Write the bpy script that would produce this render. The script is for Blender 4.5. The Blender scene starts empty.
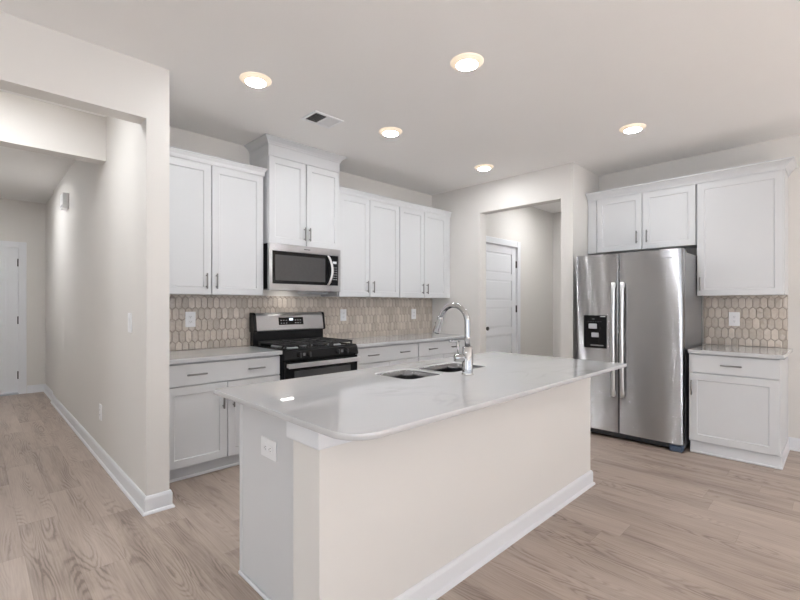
import bpy, bmesh, math, random
from mathutils import Matrix, Vector
random.seed(7)
PI = math.pi
scene = bpy.context.scene
COL = scene.collection

# ------------------------------------------------------------------ camera
cam_d = bpy.data.cameras.new('camera'); cam = bpy.data.objects.new('camera', cam_d); COL.objects.link(cam)
cam.location = (0, 0, 1.3144)
cam.rotation_euler = (PI/2, 0, -0.7772)
cam_d.sensor_width = 36; cam_d.lens = 436.39/800*36
cam_d.shift_y = 4.13/800
cam_d.clip_start = .02
scene.camera = cam

# ------------------------------------------------------------------ world, daylight, exposure
vs = scene.view_settings
vs.view_transform = 'Standard'; vs.look = 'None'; vs.gamma = 1; vs.use_curve_mapping = False
vs.exposure = 1.21
scene.cycles.sample_clamp_indirect = 8
world = bpy.data.worlds.new('sky'); scene.world = world; world.use_nodes = True
bg = world.node_tree.nodes['Background']; bg.inputs[0].default_value = (.75, .85, 1, 1); bg.inputs[1].default_value = 1.0

def daylight(name, loc, rot, sx, sy, watts, col=(.87, .955, 1)):
    l = bpy.data.lights.new(name, 'AREA'); l.shape = 'RECTANGLE'; l.size = sx; l.size_y = sy
    l.energy = watts; l.color = col
    o = bpy.data.objects.new(name, l); COL.objects.link(o); o.location = loc; o.rotation_euler = rot
    return o
sun_d = bpy.data.lights.new('sun', 'SUN'); sun_d.energy = 34; sun_d.angle = .01; sun_d.color = (.91, .97, 1)
sun = bpy.data.objects.new('sun', sun_d); COL.objects.link(sun); sun.rotation_euler = (math.radians(42), 0, math.radians(12))
H = 2.8309
REAR = -4.5; LEFT = -3.0
# windows of the living area behind the camera: (wall, a0, a1, z0, z1, watts)
WIN = [('rear', -2.4, 0.2, .04, 2.45, 30), ('rear', .7, 2.6, .04, 2.45, 5), ('rear', 3.4, 5.0, .04, 2.45, 9),
       ('left', -2.6, -.9, .10, 2.45, 14), ('left', 1.25, 1.95, .35, 2.45, 7)]
for (wl, a0, a1, z0, z1, wt) in WIN:
    if wl == 'rear':
        daylight('daylight', ((a0+a1)/2, REAR-.12, (z0+z1)/2), (PI/2, 0, PI), a1-a0, z1-z0, wt)
    else:
        daylight('daylight', (LEFT-.12, (a0+a1)/2, (z0+z1)/2), (PI/2, 0, PI/2*-1), a1-a0, z1-z0, wt)
LAMP = 82.0
HALL_LAMP, FOYER_LAMP, PASSAGE_LAMP, LIVING_FILL = 135.0, 215.0, 140.0, 50.0       # radiance of the ceiling lamps' diffusers; the living-area ones are added fill

# ------------------------------------------------------------------ materials
def mat(name, col, rough=.5, metal=0, **kw):
    m = bpy.data.materials.new(name); m.use_nodes = True
    b = m.node_tree.nodes['Principled BSDF']
    b.inputs['Base Color'].default_value = (*col, 1); b.inputs['Roughness'].default_value = rough
    b.inputs['Metallic'].default_value = metal
    for k, v in kw.items():
        b.inputs[k.replace('_', ' ')].default_value = v
    return m
def nn(m, t, **kw):
    n = m.node_tree.nodes.new(t)
    for k, v in kw.items(): setattr(n, k, v)
    return n
def math_n(m, op, a, b=None, c=None):
    n = nn(m, 'ShaderNodeMath', operation=op)
    for i, x in enumerate((a, b, c)):
        if x is None: continue
        if isinstance(x, (int, float)): n.inputs[i].default_value = x
        else: m.node_tree.links.new(x, n.inputs[i])
    return n.outputs[0]
def lk(m, a, b): m.node_tree.links.new(a, b)
def bsdf(m): return m.node_tree.nodes['Principled BSDF']
def noisy(m, scale, amount, bump=0, bscale=None, stretch=None, dist=.002):
    """subtle procedural tone variation and surface bump"""
    b = bsdf(m); base = tuple(b.inputs['Base Color'].default_value)
    geo = nn(m, 'ShaderNodeNewGeometry'); src = geo.outputs['Position']
    if stretch:
        mp = nn(m, 'ShaderNodeMapping'); mp.inputs['Scale'].default_value = stretch
        lk(m, src, mp.inputs['Vector']); src = mp.outputs[0]
    n = nn(m, 'ShaderNodeTexNoise'); n.inputs['Scale'].default_value = scale; n.inputs['Detail'].default_value = 3
    lk(m, src, n.inputs['Vector'])
    r = nn(m, 'ShaderNodeMix', data_type='RGBA')
    r.inputs[6].default_value = tuple(max(0, c*(1-amount)) for c in base[:3])+(1,)
    r.inputs[7].default_value = tuple(min(1, c*(1+amount)) for c in base[:3])+(1,)
    lk(m, n.outputs[0], r.inputs[0]); lk(m, r.outputs[2], b.inputs['Base Color'])
    if bump:
        n2 = nn(m, 'ShaderNodeTexNoise'); n2.inputs['Scale'].default_value = bscale or scale; n2.inputs['Detail'].default_value = 3
        lk(m, src, n2.inputs['Vector'])
        bp = nn(m, 'ShaderNodeBump'); bp.inputs['Strength'].default_value = bump; bp.inputs['Distance'].default_value = dist
        lk(m, n2.outputs[0], bp.inputs['Height']); lk(m, bp.outputs[0], b.inputs['Normal'])
    return m

WALL = noisy(mat('wall_paint', (.725, .699, .666), .75), 3, .012, .12, 220)
CEIL = noisy(mat('ceiling_paint', (.895, .878, .86), .85), 3, .012, .15, 160)
TRIM = noisy(mat('trim_paint', (.78, .785, .805), .38), 5, .008)
CAB = noisy(mat('cabinet_white', (.645, .65, .66), .38), 5, .008)
CABIN = mat('toe_kick_grey', (.62, .63, .65), .5)
NICKEL = noisy(mat('brushed_nickel', (.26, .255, .25), .32, 1), 60, .08)
CHROME = mat('chrome', (.50, .505, .515), .05, 1)
BLACK = noisy(mat('black_enamel', (.010, .010, .011), .25, Specular_IOR_Level=.22), 8, .1)
IRON = noisy(mat('cast_iron', (.028, .028, .029), .5, Specular_IOR_Level=.3), 90, .2, .2, 200)
GLASSB = mat('black_glass', (.006, .006, .007), .06, Specular_IOR_Level=.25)
GLASSG = noisy(mat('smoked_window', (.055, .055, .057), .12), 40, .1)
PLASTIC = mat('white_plastic', (.86, .86, .87), .3)
SLOT = mat('slot_dark', (.05, .05, .05), .6)
GREYP = mat('grey_plastic', (.45, .46, .48), .4)
DGREY = mat('dark_grey_plastic', (.16, .16, .165), .4)
DARKP = mat('dark_plastic', (.03, .032, .036), .45)
BLUEP = mat('blue_film', (.07, .10, .155), .3)
BRONZE = noisy(mat('dark_bronze', (.10, .095, .09), .35, 1), 40, .1)
VENTD = mat('vent_duct_dark', (.09, .09, .09), .7)
PAPER = mat('display_white', (.75, .76, .78), .4)
FSIDE = noisy(mat('grey_enamel', (.17, .173, .18), .22), 30, .03)

def steel(name, col, rough, aniso=.75, rot=0.0, tilt=0.0):
    m = mat(name, col, rough, 1)
    b = bsdf(m)
    t = nn(m, 'ShaderNodeTangent', direction_type='RADIAL', axis='Z')
    b.inputs['Anisotropic'].default_value = aniso; b.inputs['Anisotropic Rotation'].default_value = rot
    lk(m, t.outputs[0], b.inputs['Tangent'])
    geo = nn(m, 'ShaderNodeNewGeometry')
    mp = nn(m, 'ShaderNodeMapping'); mp.inputs['Scale'].default_value = (1.2, 1.2, 420)
    lk(m, geo.outputs['Position'], mp.inputs['Vector'])
    n = nn(m, 'ShaderNodeTexNoise'); n.inputs['Scale'].default_value = 3; n.inputs['Detail'].default_value = 2
    lk(m, mp.outputs[0], n.inputs['Vector'])
    mr = nn(m, 'ShaderNodeMapRange'); mr.inputs['To Min'].default_value = rough*.95; mr.inputs['To Max'].default_value = rough*1.05
    lk(m, n.outputs[0], mr.inputs['Value']); lk(m, mr.outputs[0], b.inputs['Roughness'])
    if tilt:   # fine horizontal brush lines: the surface rolls up and down from line to line
        sc = nn(m, 'ShaderNodeVectorMath', operation='MULTIPLY'); sc.inputs[1].default_value = (61, 61, 9173); lk(m, geo.outputs['Position'], sc.inputs[0])
        wn = nn(m, 'ShaderNodeTexWhiteNoise', noise_dimensions='3D'); lk(m, sc.outputs[0], wn.inputs['Vector'])
        u = math_n(m, 'MULTIPLY_ADD', wn.outputs['Value'], 2, -1)
        u3 = math_n(m, 'MULTIPLY', math_n(m, 'MULTIPLY', math_n(m, 'MULTIPLY', u, u), u), tilt)
        cz = nn(m, 'ShaderNodeCombineXYZ'); lk(m, u3, cz.inputs[2])
        ad = nn(m, 'ShaderNodeVectorMath', operation='ADD'); lk(m, geo.outputs['Normal'], ad.inputs[0]); lk(m, cz.outputs[0], ad.inputs[1])
        no = nn(m, 'ShaderNodeVectorMath', operation='NORMALIZE'); lk(m, ad.outputs[0], no.inputs[0]); lk(m, no.outputs[0], b.inputs['Normal'])
    return m
STEEL = steel('brushed_steel', (.45, .45, .46), .17, .8, .25, 1.3)
STEEL2 = steel('range_steel', (.46, .46, .47), .30, .7, .25, .5)
STEELS = mat('sink_steel', (.20, .20, .205), .26, 1)
STEELH = steel('satin_steel', (.80, .80, .81), .30, .3)

def emit(name, col, s):
    m = bpy.data.materials.new(name); m.use_nodes = True; nt = m.node_tree; nt.nodes.clear()
    e = nt.nodes.new('ShaderNodeEmission'); o = nt.nodes.new('ShaderNodeOutputMaterial')
    e.inputs[0].default_value = (*col, 1); e.inputs[1].default_value = s
    nt.links.new(e.outputs[0], o.inputs[0]); return m
LENS, LENS2, LENS3, LENS4, LENS5 = [emit('lamp_diffuser', (.945, .965, .99), e) for e in (LAMP, HALL_LAMP, FOYER_LAMP, PASSAGE_LAMP, LIVING_FILL)]
RANGELAMP = emit('cooktop_lamp', (1, .95, .88), 9)
RING = mat('glowing_trim', (.80, .76, .70), .5)          # lamp rim, the warm glow around the diffuser put in as emission
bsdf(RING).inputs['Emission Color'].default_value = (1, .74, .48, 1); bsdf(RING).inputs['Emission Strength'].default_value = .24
CLOCK = emit('clock_digits', (.8, .9, 1), .8)

# window pane (thin): mostly transparent, slightly glossy
PANE = bpy.data.materials.new('window_glass'); PANE.use_nodes = True
_nt = PANE.node_tree; _nt.nodes.clear()
_o = _nt.nodes.new('ShaderNodeOutputMaterial'); _mx = _nt.nodes.new('ShaderNodeMixShader')
_t = _nt.nodes.new('ShaderNodeBsdfTransparent'); _g = _nt.nodes.new('ShaderNodeBsdfGlossy'); _g.inputs['Roughness'].default_value = .02
_mx.inputs[0].default_value = .06
_nt.links.new(_t.outputs[0], _mx.inputs[1]); _nt.links.new(_g.outputs[0], _mx.inputs[2]); _nt.links.new(_mx.outputs[0], _o.inputs[0])

# quartz worktop: white with faint grey veining, polished
QUARTZ = mat('white_quartz', (.80, .80, .805), .035)
bsdf(QUARTZ).inputs['IOR'].default_value = 1.9
def _quartz(m):
    geo = nn(m, 'ShaderNodeNewGeometry')
    n1 = nn(m, 'ShaderNodeTexNoise'); n1.inputs['Scale'].default_value = 1.6; n1.inputs['Detail'].default_value = 6; n1.inputs['Distortion'].default_value = 1.4
    mp = nn(m, 'ShaderNodeMapping'); mp.inputs['Rotation'].default_value = (0, 0, .6); mp.inputs['Scale'].default_value = (1, 2.2, 1)
    lk(m, geo.outputs['Position'], mp.inputs['Vector']); lk(m, mp.outputs[0], n1.inputs['Vector'])
    d = math_n(m, 'ABSOLUTE', math_n(m, 'SUBTRACT', n1.outputs[0], .5))
    v = math_n(m, 'SUBTRACT', 1, math_n(m, 'MULTIPLY', d, 22)); v = math_n(m, 'MAXIMUM', v, 0)
    n2 = nn(m, 'ShaderNodeTexNoise'); n2.inputs['Scale'].default_value = 2.3; n2.inputs['Detail'].default_value = 2
    lk(m, geo.outputs['Position'], n2.inputs['Vector'])
    mask = math_n(m, 'MAXIMUM', math_n(m, 'MULTIPLY', math_n(m, 'SUBTRACT', n2.outputs[0], .48), 5), 0); mask = math_n(m, 'MINIMUM', mask, 1)
    f = math_n(m, 'MULTIPLY', math_n(m, 'MULTIPLY', v, mask), .45)
    r = nn(m, 'ShaderNodeMix', data_type='RGBA'); r.inputs[6].default_value = (.56, .56, .567, 1); r.inputs[7].default_value = (.40, .40, .40, 1)
    lk(m, f, r.inputs[0]); lk(m, r.outputs[2], bsdf(m).inputs['Base Color'])
_quartz(QUARTZ)

# glazed backsplash tile, tone varies tile by tile
TILE = mat('taupe_glaze', (.36, .31, .26), .06, IOR=1.85)
def _tile(m):
    geo = nn(m, 'ShaderNodeNewGeometry')
    r = nn(m, 'ShaderNodeMix', data_type='RGBA'); r.inputs[6].default_value = (.49, .425, .36, 1); r.inputs[7].default_value = (.69, .61, .53, 1)
    lk(m, geo.outputs['Random Per Island'], r.inputs[0])
    n = nn(m, 'ShaderNodeTexNoise'); n.inputs['Scale'].default_value = 35; n.inputs['Detail'].default_value = 1
    lk(m, geo.outputs['Position'], n.inputs['Vector'])
    bp = nn(m, 'ShaderNodeBump'); bp.inputs['Strength'].default_value = 1.0; bp.inputs['Distance'].default_value = .009
    lk(m, n.outputs[0], bp.inputs['Height']); lk(m, bp.outputs[0], bsdf(m).inputs['Normal'])
    lk(m, r.outputs[2], bsdf(m).inputs['Base Color'])
_tile(TILE)
GROUT = noisy(mat('grout', (.33, .285, .24), .85), 60, .06)

# vinyl plank floor, planks along Y
FLOOR = mat('plank_floor', (.4, .33, .28), .42)
def _floor(m):
    PW, PL = .186, 1.26
    geo = nn(m, 'ShaderNodeNewGeometry'); sp = nn(m, 'ShaderNodeSeparateXYZ'); lk(m, geo.outputs['Position'], sp.inputs[0])
    x, y = sp.outputs[0], sp.outputs[1]
    cx = math_n(m, 'DIVIDE', math_n(m, 'ADD', x, 10.03), PW); i = math_n(m, 'FLOOR', cx); fx = math_n(m, 'FRACT', cx)
    wn = nn(m, 'ShaderNodeTexWhiteNoise', noise_dimensions='1D'); lk(m, i, wn.inputs['W'])
    cy = math_n(m, 'ADD', math_n(m, 'DIVIDE', math_n(m, 'ADD', y, 20), PL), wn.outputs['Value'])
    j = math_n(m, 'FLOOR', cy); fy = math_n(m, 'FRACT', cy)
    cid = nn(m, 'ShaderNodeCombineXYZ'); lk(m, i, cid.inputs[0]); lk(m, j, cid.inputs[1])
    w2 = nn(m, 'ShaderNodeTexWhiteNoise', noise_dimensions='3D'); lk(m, cid.outputs[0], w2.inputs['Vector'])
    rs = nn(m, 'ShaderNodeSeparateColor'); lk(m, w2.outputs['Color'], rs.inputs[0])
    r1, r2, r3 = rs.outputs[0], rs.outputs[1], rs.outputs[2]
    # per plank coordinates
    gx = math_n(m, 'ADD', math_n(m, 'MULTIPLY', fx, PW), math_n(m, 'MULTIPLY', r1, 37.0))
    gy = math_n(m, 'ADD', y, math_n(m, 'MULTIPLY', r2, 53.0))
    def vec(sx, sy, z=0.0):
        c = nn(m, 'ShaderNodeCombineXYZ')
        lk(m, math_n(m, 'MULTIPLY', gx, sx), c.inputs[0]); lk(m, math_n(m, 'MULTIPLY', gy, sy), c.inputs[1]); lk(m, r3, c.inputs[2])
        return c.outputs[0]
    # cathedral figure: contour lines of a stretched noise field
    n1 = nn(m, 'ShaderNodeTexNoise'); n1.inputs['Scale'].default_value = 1; n1.inputs['Detail'].default_value = 1.2; n1.inputs['Roughness'].default_value = .4
    lk(m, vec(8.0, .95), n1.inputs['Vector'])
    n1b = nn(m, 'ShaderNodeTexNoise'); n1b.inputs['Scale'].default_value = 1; n1b.inputs['Detail'].default_value = 3
    lk(m, vec(60, 26), n1b.inputs['Vector'])
    ph = math_n(m, 'ADD', math_n(m, 'MULTIPLY', n1.outputs[0], 150), math_n(m, 'MULTIPLY', n1b.outputs[0], 3.2))
    ring = math_n(m, 'MULTIPLY_ADD', math_n(m, 'SINE', ph), .5, .5)
    ring = math_n(m, 'POWER', ring, 2.2)
    # strength of the figure varies
    n2 = nn(m, 'ShaderNodeTexNoise'); n2.inputs['Scale'].default_value = 1; n2.inputs['Detail'].default_value = 1
    lk(m, vec(14, 1.6), n2.inputs['Vector'])
    amp = math_n(m, 'MINIMUM', math_n(m, 'MAXIMUM', math_n(m, 'MULTIPLY', math_n(m, 'SUBTRACT', n2.outputs[0], .42), 4.2), .08), 1)
    fig = math_n(m, 'MULTIPLY', ring, amp)
    # fine straight fibre
    n3 = nn(m, 'ShaderNodeTexNoise'); n3.inputs['Scale'].default_value = 1; n3.inputs['Detail'].default_value = 4
    lk(m, vec(150, 5), n3.inputs['Vector'])
    # broad tone drift
    n4 = nn(m, 'ShaderNodeTexNoise'); n4.inputs['Scale'].default_value = 1; n4.inputs['Detail'].default_value = 2
    lk(m, vec(10, 1.1), n4.inputs['Vector'])
    t = math_n(m, 'ADD', math_n(m, 'MULTIPLY', r2, .18), math_n(m, 'MULTIPLY', n4.outputs[0], .75))
    t = math_n(m, 'ADD', t, math_n(m, 'MULTIPLY', math_n(m, 'SUBTRACT', n3.outputs[0], .5), .55))
    t = math_n(m, 'SUBTRACT', t, math_n(m, 'MULTIPLY', fig, .30))
    ramp = nn(m, 'ShaderNodeValToRGB'); lk(m, t, ramp.inputs[0])
    e = ramp.color_ramp.elements
    e[0].position = .05; e[0].color = (.205, .155, .127, 1)
    e[1].position = .85; e[1].color = (.54, .45, .388, 1)
    k = e.new(.42); k.color = (.40, .323, .272, 1)
    # seams
    ex = math_n(m, 'MINIMUM', fx, math_n(m, 'SUBTRACT', 1, fx)); ey = math_n(m, 'MINIMUM', fy, math_n(m, 'SUBTRACT', 1, fy))
    sx = math_n(m, 'LESS_THAN', ex, .0075); sy = math_n(m, 'LESS_THAN', ey, .0011)
    seam = math_n(m, 'MAXIMUM', sx, sy)
    mx = nn(m, 'ShaderNodeMix', data_type='RGBA'); lk(m, math_n(m, 'MULTIPLY', seam, .25), mx.inputs[0]); lk(m, ramp.outputs[0], mx.inputs[6]); mx.inputs[7].default_value = (.13, .095, .075, 1)
    lk(m, mx.outputs[2], bsdf(m).inputs['Base Color'])
    bp = nn(m, 'ShaderNodeBump'); bp.inputs['Strength'].default_value = .12; bp.inputs['Distance'].default_value = .001
    lk(m, t, bp.inputs['Height']); lk(m, bp.outputs[0], bsdf(m).inputs['Normal'])
_floor(FLOOR)

# ------------------------------------------------------------------ mesh helpers
Yb, Xp, Xfw = 4.0275, 4.5861, 5.2851
FB = Matrix(((1, 0, 0, 0), (0, 0, -1, Yb), (0, 1, 0, 0), (0, 0, 0, 1)))            # (u,v,w) -> (u, Yb-w, v): fronts facing -Y
FR = Matrix(((0, 0, -1, Xfw), (-1, 0, 0, 0), (0, 1, 0, 0), (0, 0, 0, 1)))          # (u,v,w) -> (Xfw-w, -u, v): fronts facing -X
def face_minus_y(y): return Matrix(((1, 0, 0, 0), (0, 0, -1, y), (0, 1, 0, 0), (0, 0, 0, 1)))
def face_minus_x(x): return Matrix(((0, 0, -1, x), (-1, 0, 0, 0), (0, 1, 0, 0), (0, 0, 0, 1)))
I4 = Matrix.Identity(4)

class MB:
    """collects shapes; build() links them as ONE mesh object"""
    def __init__(s, M=I4): s.bm = bmesh.new(); s.M = M
    def v(s, p): return s.bm.verts.new(s.M @ Vector(p))
    def f(s, vs, smooth=False):
        try:
            fc = s.bm.faces.new(vs); fc.smooth = smooth; return fc
        except ValueError: return None
    def box(s, a0, a1, b0, b1, c0, c1, bev=0.0, seg=1):
        vs = [s.v((a, b, c)) for a in (a0, a1) for b in (b0, b1) for c in (c0, c1)]
        fs = [s.f([vs[i] for i in q]) for q in ((0, 1, 3, 2), (4, 6, 7, 5), (0, 4, 5, 1), (2, 3, 7, 6), (0, 2, 6, 4), (1, 5, 7, 3))]
        if bev:
            es = {e for f in fs for e in f.edges}
            bmesh.ops.bevel(s.bm, geom=list(es), offset=bev, segments=seg, profile=.5, affect='EDGES')
        return s
    def prism(s, poly, axis, a, b, bev=0.0):
        """poly of 2D points extruded along local axis index from a to b"""
        o = [k for k in range(3) if k != axis]
        def P(p, t):
            q = [0, 0, 0]; q[axis] = t; q[o[0]] = p[0]; q[o[1]] = p[1]; return tuple(q)
        A = [s.v(P(p, a)) for p in poly]; B = [s.v(P(p, b)) for p in poly]
        n = len(poly); fs = [s.f(A[::-1]), s.f(B)]
        for i in range(n): fs.append(s.f([A[i], A[(i+1) % n], B[(i+1) % n], B[i]]))
        if bev:
            es = {e for f in fs if f for e in f.edges}
            bmesh.ops.bevel(s.bm, geom=list(es), offset=bev, segments=1, profile=.5, affect='EDGES')
        return s
    def tube(s, pts, r, seg=12, caps=True):
        pts = [Vector(p) for p in pts]; n = len(pts)
        rs = r if isinstance(r, (list, tuple)) else [r]*n
        rings = []; up = None
        for i, p in enumerate(pts):
            t = (pts[min(i+1, n-1)]-pts[max(i-1, 0)]).normalized()
            if up is None:
                up = Vector((0, 0, 1)) if abs(t.z) < .9 else Vector((1, 0, 0))
            x = t.cross(up).normalized(); up = x.cross(t).normalized()
            rings.append([s.v(p+(x*math.cos(2*PI*k/seg)+up*math.sin(2*PI*k/seg))*rs[i]) for k in range(seg)])
        for i in range(n-1):
            for k in range(seg):
                s.f([rings[i][k], rings[i][(k+1) % seg], rings[i+1][(k+1) % seg], rings[i+1][k]], True)
        if caps: s.f(rings[0][::-1]); s.f(rings[-1])
        return s
    def lathe(s, prof, c, axis='z', seg=32, caps=True):
        """prof: (radius, height) along the axis from c"""
        rings = []
        for (r, h) in prof:
            ring = []
            for k in range(seg):
                a = 2*PI*k/seg; x, y = r*math.cos(a), r*math.sin(a)
                p = {'z': (c[0]+x, c[1]+y, c[2]+h), 'y': (c[0]+x, c[1]+h, c[2]+y), 'x': (c[0]+h, c[1]+x, c[2]+y)}[axis]
                ring.append(s.v(p))
            rings.append(ring)
        for a, b in zip(rings, rings[1:]):
            for k in range(seg): s.f([a[k], a[(k+1) % seg], b[(k+1) % seg], b[k]], True)
        if caps and prof[0][0] > 1e-5: s.f(rings[0][::-1])
        if caps and prof[-1][0] > 1e-5: s.f(rings[-1])
        return s
    def sweep(s, path, prof, side=1):
        """mitred moulding: prof (out, z) carried along a plan path in local x,y (or first two axes)"""
        n = len(path); P = [Vector(p) for p in path]; rings = []
        def nrm(d): return Vector((d.y, -d.x))*side
        for i in range(n):
            ds = []
            if i > 0: ds.append((P[i]-P[i-1]).normalized())
            if i < n-1: ds.append((P[i+1]-P[i]).normalized())
            if len(ds) == 2:
                m = nrm(ds[0])+nrm(ds[1]); m = m/(m.dot(nrm(ds[0])))
            else: m = nrm(ds[0])
            rings.append([s.v((P[i].x+m.x*o, P[i].y+m.y*o, z)) for (o, z) in prof])
        k = len(prof)
        for a, b in zip(rings, rings[1:]):
            for q in range(k): s.f([a[q], a[(q+1) % k], b[(q+1) % k], b[q]])
        s.f(rings[0][::-1]); s.f(rings[-1])
        return s
    def shaker(s, u0, u1, v0, v1, w0, w1, fr=.058, rec=.007):
        """recessed panel door or drawer front with square frame"""
        c = .0018
        def ring(i, w): return [s.v(p) for p in ((u0+i, v0+i, w), (u1-i, v0+i, w), (u1-i, v1-i, w), (u0+i, v1-i, w))]
        R = [ring(0, w0), ring(0, w1-c), ring(c, w1), ring(fr, w1), ring(fr+.006, w1-rec)]
        s.f(R[0][::-1])
        for a, b in zip(R, R[1:]):
            for k in range(4): s.f([a[k], a[(k+1) % 4], b[(k+1) % 4], b[k]])
        s.f(R[-1]); return s
    def slab_front(s, u0, u1, v0, v1, w0, w1): return s.box(u0, u1, v0, v1, w0, w1, .002)
    def pull(s, u, v, w, L, vert=True):
        """bar pull with two posts, centred on (u,v), fixed at w"""
        def P(a, d): return (u, v+a, w+d) if vert else (u+a, v, w+d)
        s.tube([P(-L/2, .03), P(-L/2+.003, .03), P(L/2-.003, .03), P(L/2, .03)], [.0055, .007, .007, .0055], 10)
        for a in (-L*.36, L*.36): s.tube([P(a, 0), P(a, .028)], .0048, 8)
        return s
    def build(s, name, m, parent=None, smooth=False, normals=True):
        if normals: bmesh.ops.recalc_face_normals(s.bm, faces=s.bm.faces)
        if parent is not None:
            q = parent; off = Vector((0, 0, 0))
            while q is not None: off += q.location; q = q.parent
            bmesh.ops.translate(s.bm, verts=s.bm.verts, vec=-off)
        me = bpy.data.meshes.new(name); s.bm.to_mesh(me); s.bm.free()
        for mm in (m if isinstance(m, (list, tuple)) else [m]): me.materials.append(mm)
        if smooth:
            for p in me.polygons: p.use_smooth = True
        o = bpy.data.objects.new(name, me); COL.objects.link(o)
        if parent is not None: o.parent = parent
        return o

def tag(o, label, cat, group=None):
    o['label'] = label; o['category'] = cat
    if group: o['group'] = group
    return o
def thing(name, loc, label, cat, group=None):
    o = bpy.data.objects.new(name, None); COL.objects.link(o); o.location = loc; o.empty_display_size = .1
    return tag(o, label, cat, group)
def struct(mb, name, m, parent=None, **k):
    o = mb.build(name, m, parent, **k)
    if parent is None: o['kind'] = 'structure'
    return o
def copy_tree(o, parent=None):
    c = o.copy(); COL.objects.link(c); c.parent = parent
    for ch in list(o.children): copy_tree(ch, c)
    return c
def rrect(x0, x1, y0, y1, r, n=8):
    """rounded rectangle, r = radii for corners (x0y0, x1y0, x1y1, x0y1)"""
    if isinstance(r, (int, float)): r = [r]*4
    out = []
    for (cx, cy, sx, sy, a0, rr) in ((x0, y0, 1, 1, PI, r[0]), (x1, y0, -1, 1, 1.5*PI, r[1]), (x1, y1, -1, -1, 0, r[2]), (x0, y1, 1, -1, .5*PI, r[3])):
        ox, oy = cx+sx*rr, cy+sy*rr
        for k in range(n+1):
            a = a0+k/n*PI/2; out.append((ox+rr*math.cos(a), oy+rr*math.sin(a)))
    return out

# ================================================================== SETTING
Xh, Xk, Yf, T = .7845, .9182, 3.063, .134       # hall side and kitchen side of the partition, front plane of its end, wall thickness
HZ = 2.479                                      # height of the cased openings and the hall beam
HALLL, HALLE = -.75, 8.45
Yw = 2.0266
PY, PX = 3.40, 6.925                            # back and far walls of the passage behind the pantry wall

struct(MB().box(LEFT-.2, PX+.2, REAR-.2, HALLE+.2, -.06, 0), 'floor', FLOOR)
struct(MB().box(LEFT-.2, PX+.2, REAR-.2, HALLE+.2, H, H+.08), 'ceiling', CEIL)
struct(MB().box(Xk, Xp+T, Yb, Yb+T, 0, H), 'wall_back', WALL)
# partition between hall and kitchen; beyond the foyer line the hall side steps back a little
mb = MB().box(Xh, Xk, Yf, 7.41, 0, H); mb.box(Xh+.02, Xk, 7.41, HALLE, 0, H)
struct(mb, 'wall_partition', WALL)
struct(MB().box(LEFT, Xh, Yf, Yf+T, HZ, H).box(LEFT, HALLL, Yf, Yf+T, 0, HZ), 'wall_front', WALL)
struct(MB().box(HALLL, Xh, 4.205, 4.205+T, HZ-.003, H), 'trim_1', WALL)
struct(MB().box(HALLL-T, HALLL, Yf+T, HALLE, 0, H), 'wall_hall_left', WALL)
# pantry wall with its cased opening
mb = MB().box(Xp, Xp+T, 3.222, Yb, 0, H).box(Xp, Xp+T, Yw+T, 3.222, 2.466, H).box(Xp, PX, Yw, Yw+T, 0, H)
struct(mb, 'wall_pantry', WALL)
struct(MB().box(PX, PX+T, Yw, PY+T, 0, H), 'wall_passage_end', WALL)
D1 = (4.868, 5.770, 2.150)
struct(MB().box(Xp+T, D1[0], PY, PY+T, 0, H).box(D1[1], PX, PY, PY+T, 0, H).box(D1[0], D1[1], PY, PY+T, D1[2], H), 'wall_passage_back', WALL)
D2 = (-.447, .498, 2.134)
struct(MB().box(HALLL-T, D2[0], HALLE, HALLE+T, 0, H).box(D2[1], Xk, HALLE, HALLE+T, 0, H).box(D2[0], D2[1], HALLE, HALLE+T, D2[2], H), 'wall_hall_end', WALL)
struct(MB().box(Xfw, Xfw+T, REAR, Yw, 0, H), 'wall_right', WALL)
# living area behind the camera: walls with window openings
def holed_wall(lo, hi, holes, emit_box):
    x = lo
    for (a0, a1, z0, z1) in sorted(holes):
        emit_box(x, a0, 0, H); emit_box(a0, a1, 0, z0); emit_box(a0, a1, z1, H); x = a1
    emit_box(x, hi, 0, H)
mb = MB(); holed_wall(LEFT-T, Xfw+T, [w[1:5] for w in WIN if w[0] == 'rear'], lambda a, b, c, d: mb.box(a, b, REAR-T, REAR, c, d))
struct(mb, 'wall_rear', WALL)
mb2 = MB(); holed_wall(REAR, Yf+T, [w[1:5] for w in WIN if w[0] == 'left'], lambda a, b, c, d: mb2.box(LEFT-T, LEFT, a, b, c, d))
struct(mb2, 'wall_left', WALL)
for k, (wl, a0, a1, z0, z1, _) in enumerate(WIN):
    fr = MB(); gl = MB(); t = .05
    def B(m_, p0, p1, q0, q1, d0, d1):
        if wl == 'rear': m_.box(p0, p1, REAR-d1, REAR-d0, q0, q1)
        else: m_.box(LEFT-d1, LEFT-d0, p0, p1, q0, q1)
    B(fr, a0, a0+t, z0, z1, .02, .09); B(fr, a1-t, a1, z0, z1, .02, .09); B(fr, a0+t, a1-t, z0, z0+t, .02, .09); B(fr, a0+t, a1-t, z1-t, z1, .02, .09)
    if a1-a0 > 1: B(fr, (a0+a1)/2-.03, (a0+a1)/2+.03, z0+t, z1-t, .03, .08)
    B(fr, a0+t, a1-t, (z0+z1)/2-.02, (z0+z1)/2+.02, .03, .08)
    w = struct(fr, 'window_%d' % (k+1), TRIM)
    B(gl, a0+t, a1-t, z0+t, z1-t, .053, .057); gl.build('glass', PANE, w)

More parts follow.
